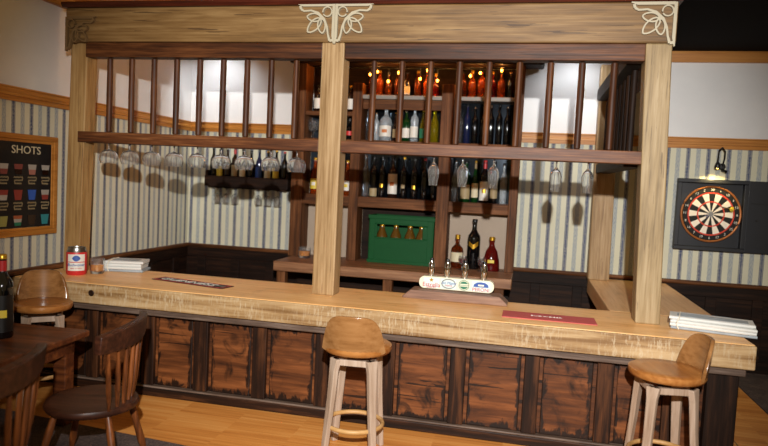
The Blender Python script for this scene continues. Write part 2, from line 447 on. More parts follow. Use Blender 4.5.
B(.035, 6.978, 0, .03, 0, HC-ZF-.004).build('edge_board', M['fascia'], top, smooth=0, bevel=.01)
MB().lathe([(0, 0), (.028, 0), (.032, .006), (.026, .012), (.012, .010), (0, .004)], (0, 0, 0), 16).build('knot', M['stileX'], top, loc=(.968, 0, .11)).rotation_euler = (PI/2, 0, 0)
drip = B(.05, 5.95, 1.05, 1.3, .985, 1.03).build('work_shelf', M['greyshelf'], smooth=0, bevel=.01)
tag(drip, 'narrow grey work shelf behind the front counter edge', 'shelf')

# ------------------------------------------------------------------ canopy over the bar
can = thing('bar_canopy', 'oak post and beam canopy with dark spindles above the bar', 'bar canopy', (0, 0, HC))
def cp(mb, name, mat, bev=.008, smooth=0): return mb.build(name, mat, can, smooth=smooth, bevel=bev)
def post(x0, x1, t0, t1, y0, y1, z1, mat='oakZ', bev=.012):
    mb = MB(); mb.hexa([(x0, y0, 0), (x1, y0, 0), (x1, y1, 0), (x0, y1, 0), (t0, y0, z1), (t1, y0, z1), (t1, y1, z1), (t0, y1, z1)])
    return cp(mb, 'post', M[mat], bev)
BZ = 3.577-HC
post(.185, .385, .24, .445, .56, .735, BZ, 'warmpost'); post(3.084, 3.311, 3.084, 3.311, .512, .725, BZ); post(6.138, 6.348, 6.056, 6.275, .512, .725, BZ, 'palepost')
post(5.965, 6.235, 5.955, 6.205, 3.27, 3.47, 3.9-HC)
cp(B(.215, 6.30, .50, .74, BZ, 3.93-HC), 'header_beam', M['beam'], .014)
mb = MB(); mb.prism([(.50, 3.93-HC), (.47, 3.93-HC), (.45, 3.96-HC), (.455, 3.985-HC), (.76, 3.985-HC), (.76, 3.93-HC)], lambda y, z: (.19, y, z), lambda y, z: (6.33, y, z))
cp(mb, 'crown_moulding', M['crown'], .004)
cp(B(6.08, 6.30, .74, 3.27, BZ-.16, 3.905-HC), 'side_beam', M['darkY'], .01)
UZ0 = 3.425-HC
for a, b in ((.44, 3.084), (3.311, 6.062)): cp(B(a, b, .53, .67, UZ0, BZ), 'upper_rail', M['darkX'], .008)
mb = MB()   # side upper rail with its rounded end against the back post
mb.prism([(.725, UZ0), (3.2, UZ0), (3.3, UZ0+.03), (3.33, UZ0+.1), (3.3, UZ0+.16), (.725, UZ0+.16)], lambda y, z: (5.93, y, z-.0), lambda y, z: (6.075, y, z)); cp(mb, 'side_rail', M['blackY'], .008)
GZ0, GZ1 = 2.52-HC, 2.635-HC
for a, b in ((.36, 3.084), (3.311, 6.10)):
    r = cp(B(a, b, .53, .56, GZ0, GZ1), 'glass_rail', M['rail'], .006)
    B(a, b, .56, .72, GZ1-.03, GZ1).build('cap_board', M['rail'], r, smooth=0)
    B(a, b, .69, .72, GZ0, GZ1-.03).build('rear_board', M['rail'], r, smooth=0)
    for y0 in (.56, .645): B(a, b, y0, y0+.045, GZ0, GZ0+.012).build('ledge', M['rail'], r, smooth=0)
cp(B(5.97, 6.15, .725, 3.27, 2.50-HC, 2.61-HC), 'side_glass_rail', M['blackY'], .006)
bal = [(.015, 0), (.03, .01), (.031, .3), (.0325, .4), (.031, .5), (.03, .78), (.015, .79)]
def baluster(x, y, lean=0): return cp(MB().lathe([(r, GZ1+z) for r, z in bal], (x, y, 0), 12), 'baluster', M['darkZ'], 0, 40)
for i in range(9): baluster(.685+i*.2635, .61)
for i in range(9): baluster(3.594+i*.278, .61)
for i in range(8): cp(MB().lathe([(.03, 2.61-HC), (.03, UZ0)], (6.05, 1.0+i*.29, 0), 12), 'baluster', M['blackZ'], 0, 40)

def arc(cx, cz, r, a0, a1, k=10, rz=None): return [(cx+r*cos(math.radians(a0+(a1-a0)*i/k)), cz+(rz or r)*sin(math.radians(a0+(a1-a0)*i/k))) for i in range(k+1)]
def spandrel(mb, sx, y0, y1, S=.40):
    """fretted corner bracket: right angle at (0,0), arms along -x and -z; sx mirrors it."""
    def m(p): return [(sx*x*S/.40, z*S/.40) for x, z in p]
    cnt_ = [0]
    def rb_(pts, w_):
        cnt_[0] += 1; e = cnt_[0]*.0007*(1 if sx > 0 else 1.07); mb.ribbon(pts, [q*.78 for q in w_] if isinstance(w_, list) else w_*.78, y0-e, y1)
    w = .030
    rb_(m([(-.42, .0), (-.36, -.012), (-.02, -.012)]), [.012, .034, .034])
    rb_(m([(-.016, 0), (-.016, -.34), (-.006, -.42)]), [.034, .034, .012])
    rb_(m([(-.385, -.055), (-.35, -.075), (-.27, -.07), (-.19, -.095), (-.12, -.16), (-.085, -.24), (-.072, -.32), (-.05, -.39)]), [.03, .022, .022, .026, .026, .022, .022, .03])
    rb_(m([(-.385, -.055), (-.395, -.02)]), .03); rb_(m([(-.05, -.39), (-.018, -.385)]), .03)
    def leaf(ox, oz, ang, L, wd, w2):
        ca, sa = cos(math.radians(ang)), sin(math.radians(ang))
        for sg_ in (1, -1):
            pts = []
            for i in range(11):
                t = i/10; u = L*t; q_ = sg_*wd*sin(PI*t**.9)**.62
                pts.append((ox+ca*u-sa*q_, oz+sa*u+ca*q_))
            rb_(m(pts), w2)
    for ang, L, wd in ((172, .16, .042), (225, .205, .05), (278, .16, .042)): leaf(-.155, -.155, ang, L, wd, .017)
    rb_(m(arc(-.085, -.085, .05, -150, 190, 16)), .015)
def orn(x, z, sides, mat, lab, S=.36):
    mb = MB()
    for s in sides: spandrel(mb, s, -.03, 0, S)
    o = mb.build('fretwork_bracket', M[mat], can, loc=(x, .50, z), smooth=0); o['label'] = lab; return o
orn(3.216, 3.935-HC, (1, -1), 'fret', 'cream double fretwork bracket'); orn(6.285, 3.92-HC, (1,), 'fret', 'cream fretwork corner bracket'); orn(.235, 3.83-HC, (-1,), 'fretshade', 'fretwork corner bracket coloured brown for shade', .34)

# ------------------------------------------------------------------ hanging glasses
def wineglass_bm(s=1.0):
    mb = MB()
    prof = [(0, 0), (.058, 0), (.06, -.004), (.02, -.012), (.010, -.025), (.009, -.075), (.025, -.085), (.075, -.098), (.104, -.128), (.116, -.165), (.113, -.2), (.099, -.232), (.094, -.232), (.108, -.2), (.111, -.165), (.099, -.132), (.07, -.104), (.02, -.093), (0, -.092)]
    return mb.lathe([(r*s, z*s) for r, z in prof], n=22)
def flute_bm():
    prof = [(0, 0), (.05, 0), (.052, -.004), (.02, -.012), (.010, -.025), (.009, -.07), (.02, -.085), (.05, -.115), (.066, -.155), (.062, -.21), (.05, -.28), (.047, -.305), (.044, -.305), (.047, -.28), (.058, -.21), (.06, -.155), (.045, -.12), (.015, -.094), (0, -.092)]
    return MB().lathe(prof, n=18)
wx = [.68, .935, 1.2, 1.46, 1.73, 2.0, 2.26, 2.55, 2.83]
wl_ = ['upside-down wine glass hanging beside the left oak post'] + ['upside-down wine glass hanging under the rail, %s from the left oak post' % w for w in ('second', 'third', 'fourth', 'fifth', 'sixth')] + ['upside-down wine glass hanging under the rail, third from the middle oak post', 'upside-down wine glass hanging under the rail, second from the middle oak post', 'upside-down wine glass hanging nearest the middle oak post']
w0 = None
for x, l in zip(wx, wl_):
    if w0 is None: w0 = wineglass_bm().build('wine_glass', M['clear'], smooth=50); o = w0
    else: o = w0.copy(); COL.objects.link(o)
    o.location = (x, .625, 2.5365); o.scale = (.84, .84, 1); tag(o, l, 'wine glass', 'wine glasses hanging under the spindle rail')
f0 = None
for x, l in ((4.228, 'champagne flute hanging in front of the bottles above the green crate'), (4.506, 'champagne flute hanging in front of a tan labelled green bottle'), (4.798, 'champagne flute hanging in front of the dark bottles at the shelf end'),
             (5.371, 'champagne flute hanging against the wallpaper, nearer the shelves'), (5.654, 'champagne flute hanging against the wallpaper, nearer the back oak post')):
    if f0 is None: f0 = flute_bm().build('champagne_flute', M['clear'], smooth=50); o = f0
    else: o = f0.copy(); COL.objects.link(o)
    o.location = (x, .625, 2.5365); o.scale = (.84, .84, .97); tag(o, l, 'champagne flute', 'flutes hanging under the spindle rail')

# ------------------------------------------------------------------ back bar shelves
sh = thing('back_bar_shelves', 'dark wooden bottle shelves standing against the back wall', 'shelves', (0, 3.35, 1.125))
def sp_(mb, name, mat, bev=.006): return mb.build(name, mat, sh, smooth=0, bevel=bev)
z0 = 1.125
Y0, Y1 = -.2, .13
for x0, x1, zt in ((1.82, 1.99, 3.86), (2.68, 2.815, 3.60), (3.92, 4.085, 3.60), (4.885, 5.0, 3.86)):
    sp_(B(x0, x1, Y0, Y1, 0, zt-z0), 'column', M['shelfZ'])
comp = ((1.99, 2.68), (2.815, 3.92), (4.085, 4.885))
for a, b in comp:
    sp_(B(a, b, Y0+.01, Y1, 1.885-z0, 2.03-z0), 'shelf', M['shelfX'])
    sp_(B(a, b, Y0+.01, Y1, 2.69-z0, 2.82-z0), 'shelf', M['shelfX'])
sp_(B(1.99, 2.68, Y0+.01, Y1, 3.14-z0, 3.2-z0), 'shelf', M['shelfX'])
for a, b in comp[1:]: sp_(B(a, b, Y0+.01, Y1, 3.385-z0, 3.44-z0), 'shelf', M['greyshelf'])
sp_(B(2.815, 3.92, Y0+.06, Y0+.09, 3.25-z0, 3.385-z0), 'valance', M['shelfX'])
sp_(B(1.74, 5.24, Y0-.05, Y1, 3.86-z0, 4.0-z0), 'header', M['blackX'], .03)
for a, b in comp:
    sp_(B(a, b, Y1, Y1+.02, 2.03-z0, 2.69-z0), 'mirror', M['mirror'], 0)
    sp_(B(a, b, Y1, Y1+.02, 2.82-z0, 3.385-z0), 'mirror', M['mirror'], 0)
    sp_(B(a, b, Y1, Y1+.02, 0, 1.885-z0), 'back_panel', M['blackX'] if 2.7 < a < 3 else M['taupe'], 0)
sp_(B(1.99, 4.885, Y1+.02, Y1+.04, 3.39-z0, 3.86-z0), 'back_panel', M['blackX'], 0)
cnt = thing('back_counter', 'lower dark wooden back counter beneath the bottle shelves', 'counter', (0, 3.0, 0))
M['counterwood'] = wood('back_counter_walnut', '#4a2d1a', '#845a3c', '#a97c58', 'X', 42, 3, .5, .3)
B(1.86, 5.0, -.5, .49, .995, 1.125).build('counter_top', M['counterwood'], cnt, smooth=0, bevel=.012)
for x in (1.95, 3.42, 4.85): B(x-.06, x+.06, -.44, -.32, 0, .995).build('leg', M['shelfZ'], cnt, smooth=0, bevel=.008)
B(1.9, 4.95, .35, .45, .2, .95).build('back_board', M['blackX'], cnt, smooth=0)

# ------------------------------------------------------------------ bottles
PROF = {
 'wine':   [(0, .0), (.9, .0), (1, .02), (1, .60), (.93, .67), (.55, .74), (.36, .80), (.34, .93)],
 'spirit': [(0, .0), (.9, .0), (1, .02), (1, .60), (.95, .66), (.6, .72), (.36, .76), (.34, .90)],
 'slim':   [(0, .0), (.9, .0), (1, .02), (1, .48), (.85, .6), (.5, .74), (.36, .84), (.34, .94)],
 'beer':   [(0, .0), (.9, .0), (1, .02), (1, .50), (.85, .60), (.5, .72), (.38, .80), (.36, .93)],
 'flask':  [(0, .0), (.95, .0), (1, .03), (.92, .3), (.66, .58), (.38, .70), (.30, .76), (.29, .88)],
 'squat':  [(0, .0), (.9, .0), (1, .03), (1, .50), (.9, .60), (.5, .68), (.32, .72), (.32, .86)],
}
def bottle(label, loc, h, r, kind, glassm, cap='black', labelm=None, lz=(.2, .45), neck=None, grp=None, emblem=None, capr=.40, sy=1.0, rz=0, vee=0):
    t = thing('bottle', label, 'bottle', loc, rz, grp)
    p = PROF[kind]; top = p[-1][1]
    pr = [(a*r, b*h) for a, b in p] + [(p[-1][0]*r*1.12, top*h), (p[-1][0]*r*1.12, (top+.015)*h), (0, (top+.015)*h)]
    MB().lathe(pr, n=20, sy=sy).build('body', M[glassm], t, smooth=40)
    cr = max(capr, p[-1][0]*1.22)*r
    MB().lathe([(0, (top+.015)*h), (cr, (top+.015)*h), (cr, h*.985), (cr*.8, h), (0, h)], n=14).build('cap', M[cap], t, smooth=40)
    def rad(z):
        for (a, b), (c, d) in zip(p[1:], p[2:]):
            if b <= z <= d and d > b: return a+(c-a)*(z-b)/(d-b)
        return 1
    def band(name, a, b, mat, half=1.2, k=10, off=.002, vee=0):
        mb = MB(); g = []
        for i in range(k+1):
            an = -PI/2-half+2*half*i/k
            g.append([mb.bm.verts.new(((rad(q)*r+off)*cos(an), (rad(q)*r+off)*sin(an)*sy, q*h)) for q in (a+vee*abs(2*i/k-1), (a+b)/2+vee*abs(2*i/k-1), b+vee*abs(2*i/k-1))])
        for i in range(k):
            for j in range(2): mb._f([g[i][j], g[i+1][j], g[i+1][j+1], g[i][j+1]])
        return mb.build(name, M[mat], t, smooth=60)
    if labelm: band('label', lz[0], lz[1], labelm)
    if neck:
        MB().lathe([(p[-1][0]*r*1.15+.001, h*.8), (p[-1][0]*r*1.16+.001, h*(top-.005))], n=14).build('foil', M[neck], t, smooth=40)
    if emblem: band('emblem', (lz[0]+lz[1])/2-.045, (lz[0]+lz[1])/2+.045, emblem, .75 if vee else .42, 6, .004, vee)
    return t

ZA, ZB, ZT, ZK = 2.03, 2.82, 3.44, 1.125
G1 = 'spirit bottles on the middle shelf'; G2 = 'bottles on the lower shelf'; G3 = 'bottles on the lamp-lit top shelf'
# middle shelf, left bay
for d in (
 ('tall clear bottle at the left end of the middle shelf', 2.90, .56, .05, 'slim', 'clear', 'chrome', None),
 ('small clear bottle left of the frosted spirit bottle', 3.00, .40, .045, 'spirit', 'frost', 'chrome', None),
 ('broad frosted white spirit bottle with an orange crest', 3.135, .50, .085, 'squat', 'frost', 'black', 'white'),
 ('slim dark bottle right of the frosted spirit bottle', 3.28, .40, .045, 'slim', 'bbrown', 'gold', 'tan'),
 ('green spirit bottle left of the red capped clear bottle', 3.425, .44, .055, 'spirit', 'bgreen', 'chrome', 'white'),
 ('clear bottle with a bright red cap on the middle shelf', 3.54, .50, .055, 'spirit', 'frost', 'redcap', 'white'),
 ('green and yellow bottle beside the red capped clear bottle', 3.665, .44, .05, 'slim', 'byellow', 'gold', 'green'),
 ('olive yellow bottle beside the column above the crate', 3.82, .47, .06, 'slim', 'byellow', 'gold', None)):
    bottle(d[0], (d[1], 3.29, ZB), d[2], d[3], d[4], d[5], d[6], d[7], (.12, .42), None, G1, 'orangelabel' if 'crest' in d[0] else None)
names = ('first', 'second', 'third', 'fourth', 'fifth', 'sixth', 'seventh')
for i, (x, h, g, lm) in enumerate(((4.16, .50, 'clear', None), (4.265, .53, 'bblue', None), (4.37, .50, 'bdark', None), (4.48, .52, 'bdark', None), (4.585, .53, 'bdark', None), (4.695, .54, 'bdark', None), (4.80, .52, 'bdark', None))):
    bottle('%s bottle, %s from the left in the right bay of the middle shelf' % ({'clear': 'clear', 'bblue': 'dark blue', 'bdark': 'near-black'}[g], names[i]), (x, 3.29, ZB), h, .046, 'wine', g, 'black' if i % 2 else 'chrome', lm, (.2, .5), None, G1)
# top shelf
for i, (x, h, r, k, g, lm, l) in enumerate((
 (2.90, .34, .05, 'spirit', 'bamber', None, 'amber bottle at the left end of the top shelf'),
 (3.01, .36, .05, 'spirit', 'borange', None, 'plain orange bottle near the left of the top shelf'),
 (3.14, .34, .055, 'squat', 'bamber', None, 'squat amber bottle glowing beside the fairy lights'),
 (3.27, .36, .05, 'spirit', 'bamber', None, 'amber bottle left of the dark white labelled bottle'),
 (3.40, .34, .05, 'wine', 'bbrown', 'white', 'dark bottle with a white label on the top shelf'),
 (3.55, .36, .05, 'spirit', 'bamber', None, 'plain amber bottle right of the dark white labelled one'),
 (3.68, .35, .05, 'spirit', 'borange', None, 'orange bottle beside the red one at the left bay of the top shelf'),
 (3.80, .33, .05, 'squat', 'bred', None, 'red bottle beside the column on the top shelf'),
 (4.17, .36, .052, 'spirit', 'bamber', None, 'amber bottle at the left of the top shelf right bay'),
 (4.30, .38, .055, 'squat', 'borange', None, 'squat orange bottle in the top shelf right bay'),
 (4.43, .38, .055, 'spirit', 'borange', None, 'tall orange bottle in the middle of the top shelf right bay'),
 (4.57, .36, .052, 'spirit', 'bred', None, 'red bottle in the top shelf right bay'),
 (4.69, .38, .052, 'squat', 'borange', None, 'squat orange bottle next to the black one at the right end'),
 (4.81, .36, .045, 'wine', 'bdark', None, 'black bottle at the right end of the top shelf'))):
    bottle(l, (x, 3.33, ZT), h, r, k, g, 'gold' if i % 2 else 'black', lm, (.1, .42), None, G3)
# lower shelf
for d in (
 ('clear empty bottle at the left end of the lower shelf', 2.885, .58, .05, 'wine', 'clear', 'chrome', None, None, None),
 ('black wine bottle with a small low label beside the clear one', 3.0, .57, .055, 'wine', 'bdark', 'black', 'tan', None, None),
 ('black wine bottle with a gold crescent label', 3.12, .58, .052, 'wine', 'bdark', 'black', None, None, 'gold'),
 ('brown bottle with a tall white and orange label', 3.275, .58, .068, 'spirit', 'bbrown', 'black', 'white', None, 'orangelabel'),
 ('dark bottle with tan oval label right of the white labelled bottle', 3.43, .58, .055, 'wine', 'bdark', 'gold', None, None, 'tan'),
 ('dark bottle with golden oval label, second from the column', 3.58, .57, .055, 'wine', 'bdark', 'black', None, None, 'gold'),
 ('plain dark bottle beside the column above the crate', 3.72, .57, .052, 'wine', 'bdark', 'redcap', None, None, None),
 ('slender black bottle hidden behind the first flute', 3.85, .55, .045, 'slim', 'bdark', 'black', None, None, None),
 ('clear bottle beside the column in the right bay of the lower shelf', 4.15, .56, .048, 'wine', 'clear', 'chrome', None, None, None),
 ('green bottle with a square tan label behind a flute', 4.29, .56, .066, 'wine', 'bgreen', 'black', 'tan', None, None),
 ('slim bright green bottle with white label and tan neck', 4.42, .57, .046, 'slim', 'bgreen', 'gold', 'cream', 'tan', None),
 ('dark wine bottle with large white and gold label and red neck', 4.545, .58, .062, 'wine', 'bdark', 'redcap', 'white', 'redcap', 'gold'),
 ('dark wine bottle behind the right flute of the shelf bay', 4.675, .57, .05, 'wine', 'bdark', 'black', 'tan', None, None),
 ('clear dark-capped bottle at the right end of the lower shelf', 4.80, .55, .046, 'wine', 'frost', 'black', None, None, None)):
    lz = (.02, .22) if 'low label' in d[0] else ((.1, .58) if 'tall white' in d[0] else ((.08, .42) if 'square' in d[0] else ((.06, .5) if 'large white' in d[0] else (.12, .46))))
    bottle(d[0], (d[1], 3.29, ZA), d[2], d[3], d[4], d[5], d[6], d[7], lz, d[8], G2, d[9])
# left bay, partly behind the middle post
bottle('amber beer bottle with yellow label left of the middle post', (2.13, 3.29, ZA), .52, .062, 'beer', 'borange', 'gold', 'yellow', (.14, .42), None, None, 'white')
bottle('amber beer bottle with white label right of the middle post', (2.612, 3.29, ZA), .50, .062, 'beer', 'borange', 'gold', 'white', (.14, .42), None, None, 'yellow')
bottle('dark bottle with white label high up left of the middle post', (2.13, 3.3, 3.2), .38, .06, 'spirit', 'bbrown', 'black', 'white', (.12, .5))
bottle('dark bottle with white label high up right of the middle post', (2.61, 3.3, 3.2), .38, .055, 'spirit', 'bbrown', 'gold', 'white', (.12, .5))
bottle('dark bottle with a round red label left of the middle post', (2.22, 3.3, ZB), .30, .06, 'squat', 'bdark', 'black', None, (.2, .45), None, None, 'red')
bottle('dark bottle with a red label right of the middle post', (2.61, 3.3, ZB), .30, .055, 'squat', 'bdark', 'black', 'red', (.2, .4))
g = w0.copy(); COL.objects.link(g); g.rotation_euler = (PI, 0, 0); g.location = (2.08, 3.28, ZB); g.scale = (.75, .75, 1.1)
tag(g, 'clear stemmed glass standing upright on the shelf left of the middle post', 'wine glass')
# on the back counter
bottle('brown bottle with white label behind the whisky tumbler', (2.2, 3.33, ZK), .44, .055, 'beer', 'bbrown', 'gold', 'white', (.2, .35))
bottle('amber bottle with gold cap and cream oval label on the counter', (4.235, 3.22, ZK), .46, .085, 'squat', 'bamber', 'gold', 'cream', (.2, .48))
bottle('tall black bottle with a gold wing emblem between two amber ones', (4.45, 3.28, ZK), .68, .088, 'wine', 'bdark', 'black', None, (.40, .5), None, None, 'gold', vee=.07)
bottle('flask-shaped dark amber bottle with a round yellow label', (4.70, 3.2, ZK), .46, .115, 'flask', 'bred', 'gold', None, (.22, .36), None, None, 'yellow', .32, .7)
def tumbler(label, loc, r, h, fill, liquid='whisky'):
    t = thing('tumbler', label, 'glass', loc)
    MB().lathe([(0, 0), (r*.9, 0), (r, .02), (r*1.04, h), (r*.97, h), (r*.92, .03), (0, .028)], n=20).build('glass', M['clear'], t, smooth=40)
    MB().lathe([(0, .029), (r*.9, .031), (r*.94, fill), (0, fill)], n=20).build('drink', M[liquid], t, smooth=40)
    return t
tumbler('whisky tumbler standing on the back counter left of the middle post', (2.09, 3.08, ZK), .085, .15, .10)
tumbler('small whisky tumbler on the bar beside the red can', (.585, .60, HC), .074, .165, .10)
def goblet(label, loc):
    t = thing('goblet', label, 'glass', loc)
    MB().lathe([(0, 0), (.05, 0), (.05, .006), (.01, .015), (.009, .06), (.045, .09), (.058, .14), (.05, .19), (.046, .19), (.053, .14), (.04, .096), (0, .075)], n=18).build('glass', M['clear'], t, smooth=40)
    MB().lathe([(0, .078), (.036, .096), (.05, .135), (.046, .15), (0, .15)], n=18).build('drink', M['bred'], t, smooth=40)
goblet('small goblet of red drink in front of the cream labelled amber bottle', (4.33, 3.05, ZK)); goblet('small goblet of red drink left of the flask-shaped bottle', (4.58, 3.05, ZK))

# green bottle crate
cr = thing('bottle_crate', 'green plastic bottle crate on the back counter', 'crate', (3.455, 3.31, ZK))
cw, cd, ch = .455, .165, .665
mb = MB()
mb.box(-cw, cw, -cd, cd, 0, .03)
mb.box(-cw, -cw+.03, -cd, cd, .03, ch); mb.box(cw-.03, cw, -cd, cd, .03, ch); mb.box(-cw+.03, cw-.03, cd-.03, cd, .03, ch)
mb.box(-cw+.03, cw-.03, -cd, -cd+.03, .03, .36); mb.box(-cw+.03, cw-.03, -cd, -cd+.03, .54, ch)
mb.box(-cw+.03, -.34, -cd, -cd+.03, .36, .54); mb.box(.30, cw-.03, -cd, -cd+.03, .36, .54)
mb.build('shell', M['crate'], cr, smooth=0, bevel=.008)
mb = MB(); mb.box(-cw-.012, cw+.012, -cd-.012, -cd, ch-.05, ch); mb.box(-cw-.012, cw+.012, -cd-.012, -cd, 0, .045)
for x in (-cw+.05, cw-.05): mb.box(x-.035, x+.035, -cd-.01, -cd, .045, ch-.05)
mb.box(-.36, .32, -cd-.008, -cd, .54, .56); mb.box(-.36, .32, -cd-.008, -cd, .34, .36)
mb.build('rim', M['crate'], cr, smooth=0, bevel=.005)
for i, x in enumerate((-.29, -.09, .11, .27)):
    bottle('gold capped brown bottle in the green crate, %s' % ('leftmost', 'second from its left', 'second from its right', 'rightmost')[i], (3.455+x, 3.25, ZK+.03), .60, .085, 'beer', 'bcrate', 'gold', None, grp='bottles in the green crate', neck='gold')

# beer taps on a plinth
tp = thing('beer_tap_stand', 'wooden plinth carrying an ivory tap sign and four chrome taps', 'beer tap', (4.48, .86, HC))
MB().prism([(-.52, 0), (.52, 0), (.52, .02), (.44, .088), (-.44, .088), (-.52, .02)], lambda x, z: (x, -.10, z), lambda x, z: (x, .15, z)).build('plinth', M['plinth'], tp, smooth=0, bevel=.008)
def capsule(w, h, r, k=8):
    p = []
    for cx, cz, a in ((w-r, h-r, 0), (-w+r, h-r, 90), (-w+r, -h+r, 180), (w-r, -h+r, 270)):
        p += arc(cx, cz, r, a, a+90, k)
    return p
sg = MB().prism(capsule(.378, .062, .055), lambda x, z: (x, .03, z+.156), lambda x, z: (x, .12, z+.156)).build('sign', M['ivory'], tp, smooth=0, bevel=.006)
for x0, x1 in ((-.33, -.17), (-.15, .0), (.16, .34)): B(x0, x1, .027, .03, .105, .205).build('sign_panel', M['palegreen'], sg, smooth=0)
def tpt(name, body, size, x, z, mat, **kw): return text(name, body, size, lambda a, b, c: (x+a, .025-c, z+b), M[mat], sg, .003, **kw)
tpt('lettering', 'Estrella', .062, -.25, .135, 'red', bold=1); tpt('lettering', 'DAMM', .03, -.25, .11, 'red')
def star(x, z, r): 
    p = [((r if i % 2 == 0 else r*.42)*cos(PI/2+i*PI/5), (r if i % 2 == 0 else r*.42)*sin(PI/2+i*PI/5)) for i in range(10)]
    return MB().prism(p, lambda a, b: (x+a, .028, z+b), lambda a, b: (x+a, .022, z+b))
star(-.25, .185, .024).build('star_emblem', M['gold'], sg, smooth=0)
mb = MB(); mb.ribbon([(-.075+.068*cos(t*PI/12), .158+.046*sin(t*PI/12)) for t in range(24)], .010, .024, .028, closed=True); mb.build('oval_emblem', M['steel'], sg, smooth=0)
tpt('lettering', 'San Miguel', .036, -.075, .165, 'blue', shear=.25); tpt('lettering', 'FRESCA', .022, -.075, .138, 'red')
mb = MB(); mb.prism([(.055*cos(t*PI/14), .052*sin(t*PI/14)) for t in range(28)], lambda a, b: (.08+a, .028, .156+b), lambda a, b: (.08+a, .024, .156+b)); mb.build('round_emblem', M['green'], sg, smooth=0)
mb = MB(); mb.ribbon([(.08+.046*cos(t*PI/14), .156+.043*sin(t*PI/14)) for t in range(28)], .006, .021, .024, closed=True); mb.box(.028, .132, .021, .024, .143, .170); mb.build('emblem_ring', M['ivory'], sg, smooth=0)
text('lettering', 'Heineken', .024, lambda a, b, c: (.08+a, .019-c, .156+b), M['green'], sg, .003)
tpt('lettering', 'PERONI', .05, .25, .122, 'red')
mb = MB(); mb.prism([(-.075, 0), (.075, 0), (.07, .025), (.04, .045), (0, .05), (-.04, .045), (-.07, .025)], lambda a, b: (.25+a, .027, .15+b), lambda a, b: (.25+a, .023, .15+b)); mb.build('crest_emblem', M['blue'], sg, smooth=0)
mb = MB(); mb.prism(capsule(.03, .008, .006), lambda a, b: (.25+a, .023, .168+b), lambda a, b: (.25+a, .021, .168+b)); mb.build('crest_inset', M['ivory'], sg, smooth=0)
for x in (-.262, -.10, .08, .27):
    t_ = MB().lathe([(0, .2), (.026, .2), (.026, .24), (.032, .25), (.032, .33), (.024, .345), (.022, .365), (0, .368)], (x, .075, .012), 14).build('tap', M['chrome'], tp, smooth=40)
    MB().tube([(x, .075, .34), (x, .03, .345), (x, .0, .325)], .009, 8).build('spout', M['chrome'], t_, smooth=40)
    MB().lathe([(.016, .366), (.02, .385), (.014, .40), (0, .402)], (x, .075, .005), 12).build('handle', M['black'], t_, smooth=40)

# bar runners
rr = thing('bar_runner', 'dusky red bar towel runner lying on the counter right of the taps', 'bar runner', (5.38, .40, HC), math.radians(0))
B(-.41, .41, -.155, .145, 0, .006).build('mat', M['redmat'], rr, smooth=0)
text('lettering', 'BUDWEISER', .052, lambda a, b, c: (a-.02, b, .0075+c), M['white'], rr, .002)
rb = thing('bar_runner', 'black bar runner with white lettering and red edge on the counter left', 'bar runner', (1.765, .535, HC), math.radians(-12))
rb.scale = (.94, .94, 1)
B(-.49, .49, -.105, .105, 0, .006).build('mat', M['blackmat'], rb, smooth=0)
mb = MB(); mb.box(-.47, .47, .085, .095, .006, .0075); mb.box(-.47, .47, -.095, -.085, .006, .0075); mb.box(-.47, -.46, -.085, .085, .006, .0075); mb.box(.46, .47, -.085, .085, .006, .0075); mb.build('border', M['red'], rb, smooth=0)
text('lettering', 'GUINNESS', .155, lambda a, b, c: (a-.06, b-.005, .0085+c), M['white'], rb, .002, shear=.2, sx=1.05)
mb = MB(); mb.prism(capsule(.06, .03, .02), lambda a, b: (.39+a, b, .006), lambda a, b: (.39+a, b, .009)); mb.build('emblem', M['steel'], rb, smooth=0)

# can
cn = thing('drink_can', 'large red drink can with a white label at the left end of the bar', 'can', (.45, .44, HC), math.radians(36))
cR, cH = .103, .295
MB().lathe([(0, 0), (cR*.88, 0), (cR, .015), (cR, cH-.055), (cR*.98, cH-.05)], n=28).build('body', M['red'], cn, smooth=40)
MB().lathe([(cR*.98, cH-.05), (cR*.86, cH-.02), (cR*.86, cH), (cR*.8, cH), (cR*.78, cH-.01), (0, cH-.01)], n=28).build('lid', M['steel'], cn, smooth=40)
def bend(x, z, d): a = -PI/2+x/cR; return ((cR+d)*cos(a), (cR+d)*sin(a), z)
def patch(name, x0, x1, za, zb, mat, d, fn=None):
    mb = MB(); k = 12; g = []
    for i in range(k+1):
        x = x0+(x1-x0)*i/k; ins = fn(i/k) if fn else 0
        g.append([mb.bm.verts.new(bend(x, za+ins, d)), mb.bm.verts.new(bend(x, zb-ins, d))])
    for i in range(k): mb._f([g[i][0], g[i+1][0], g[i+1][1], g[i][1]])
    return mb.build(name, M[mat], cn, smooth=60)
lab = patch('label', -.09, .09, .05, .225, 'white', .002)
patch('label_stripe', -.09, .09, .138, .146, 'red', .003)
patch('crest_emblem', -.04, .04, .15, .215, 'blue', .004, lambda t: .03*abs(2*t-1)**2)
text('lettering', 'Budweiser', .042, lambda a, b, c: bend(a, .112+b, .005+c), M['blue'], cn, .002, shear=.15)
text('lettering', 'KING OF BEERS', .016, lambda a, b, c: bend(a, .075+b, .005+c), M['red'], cn, .002)

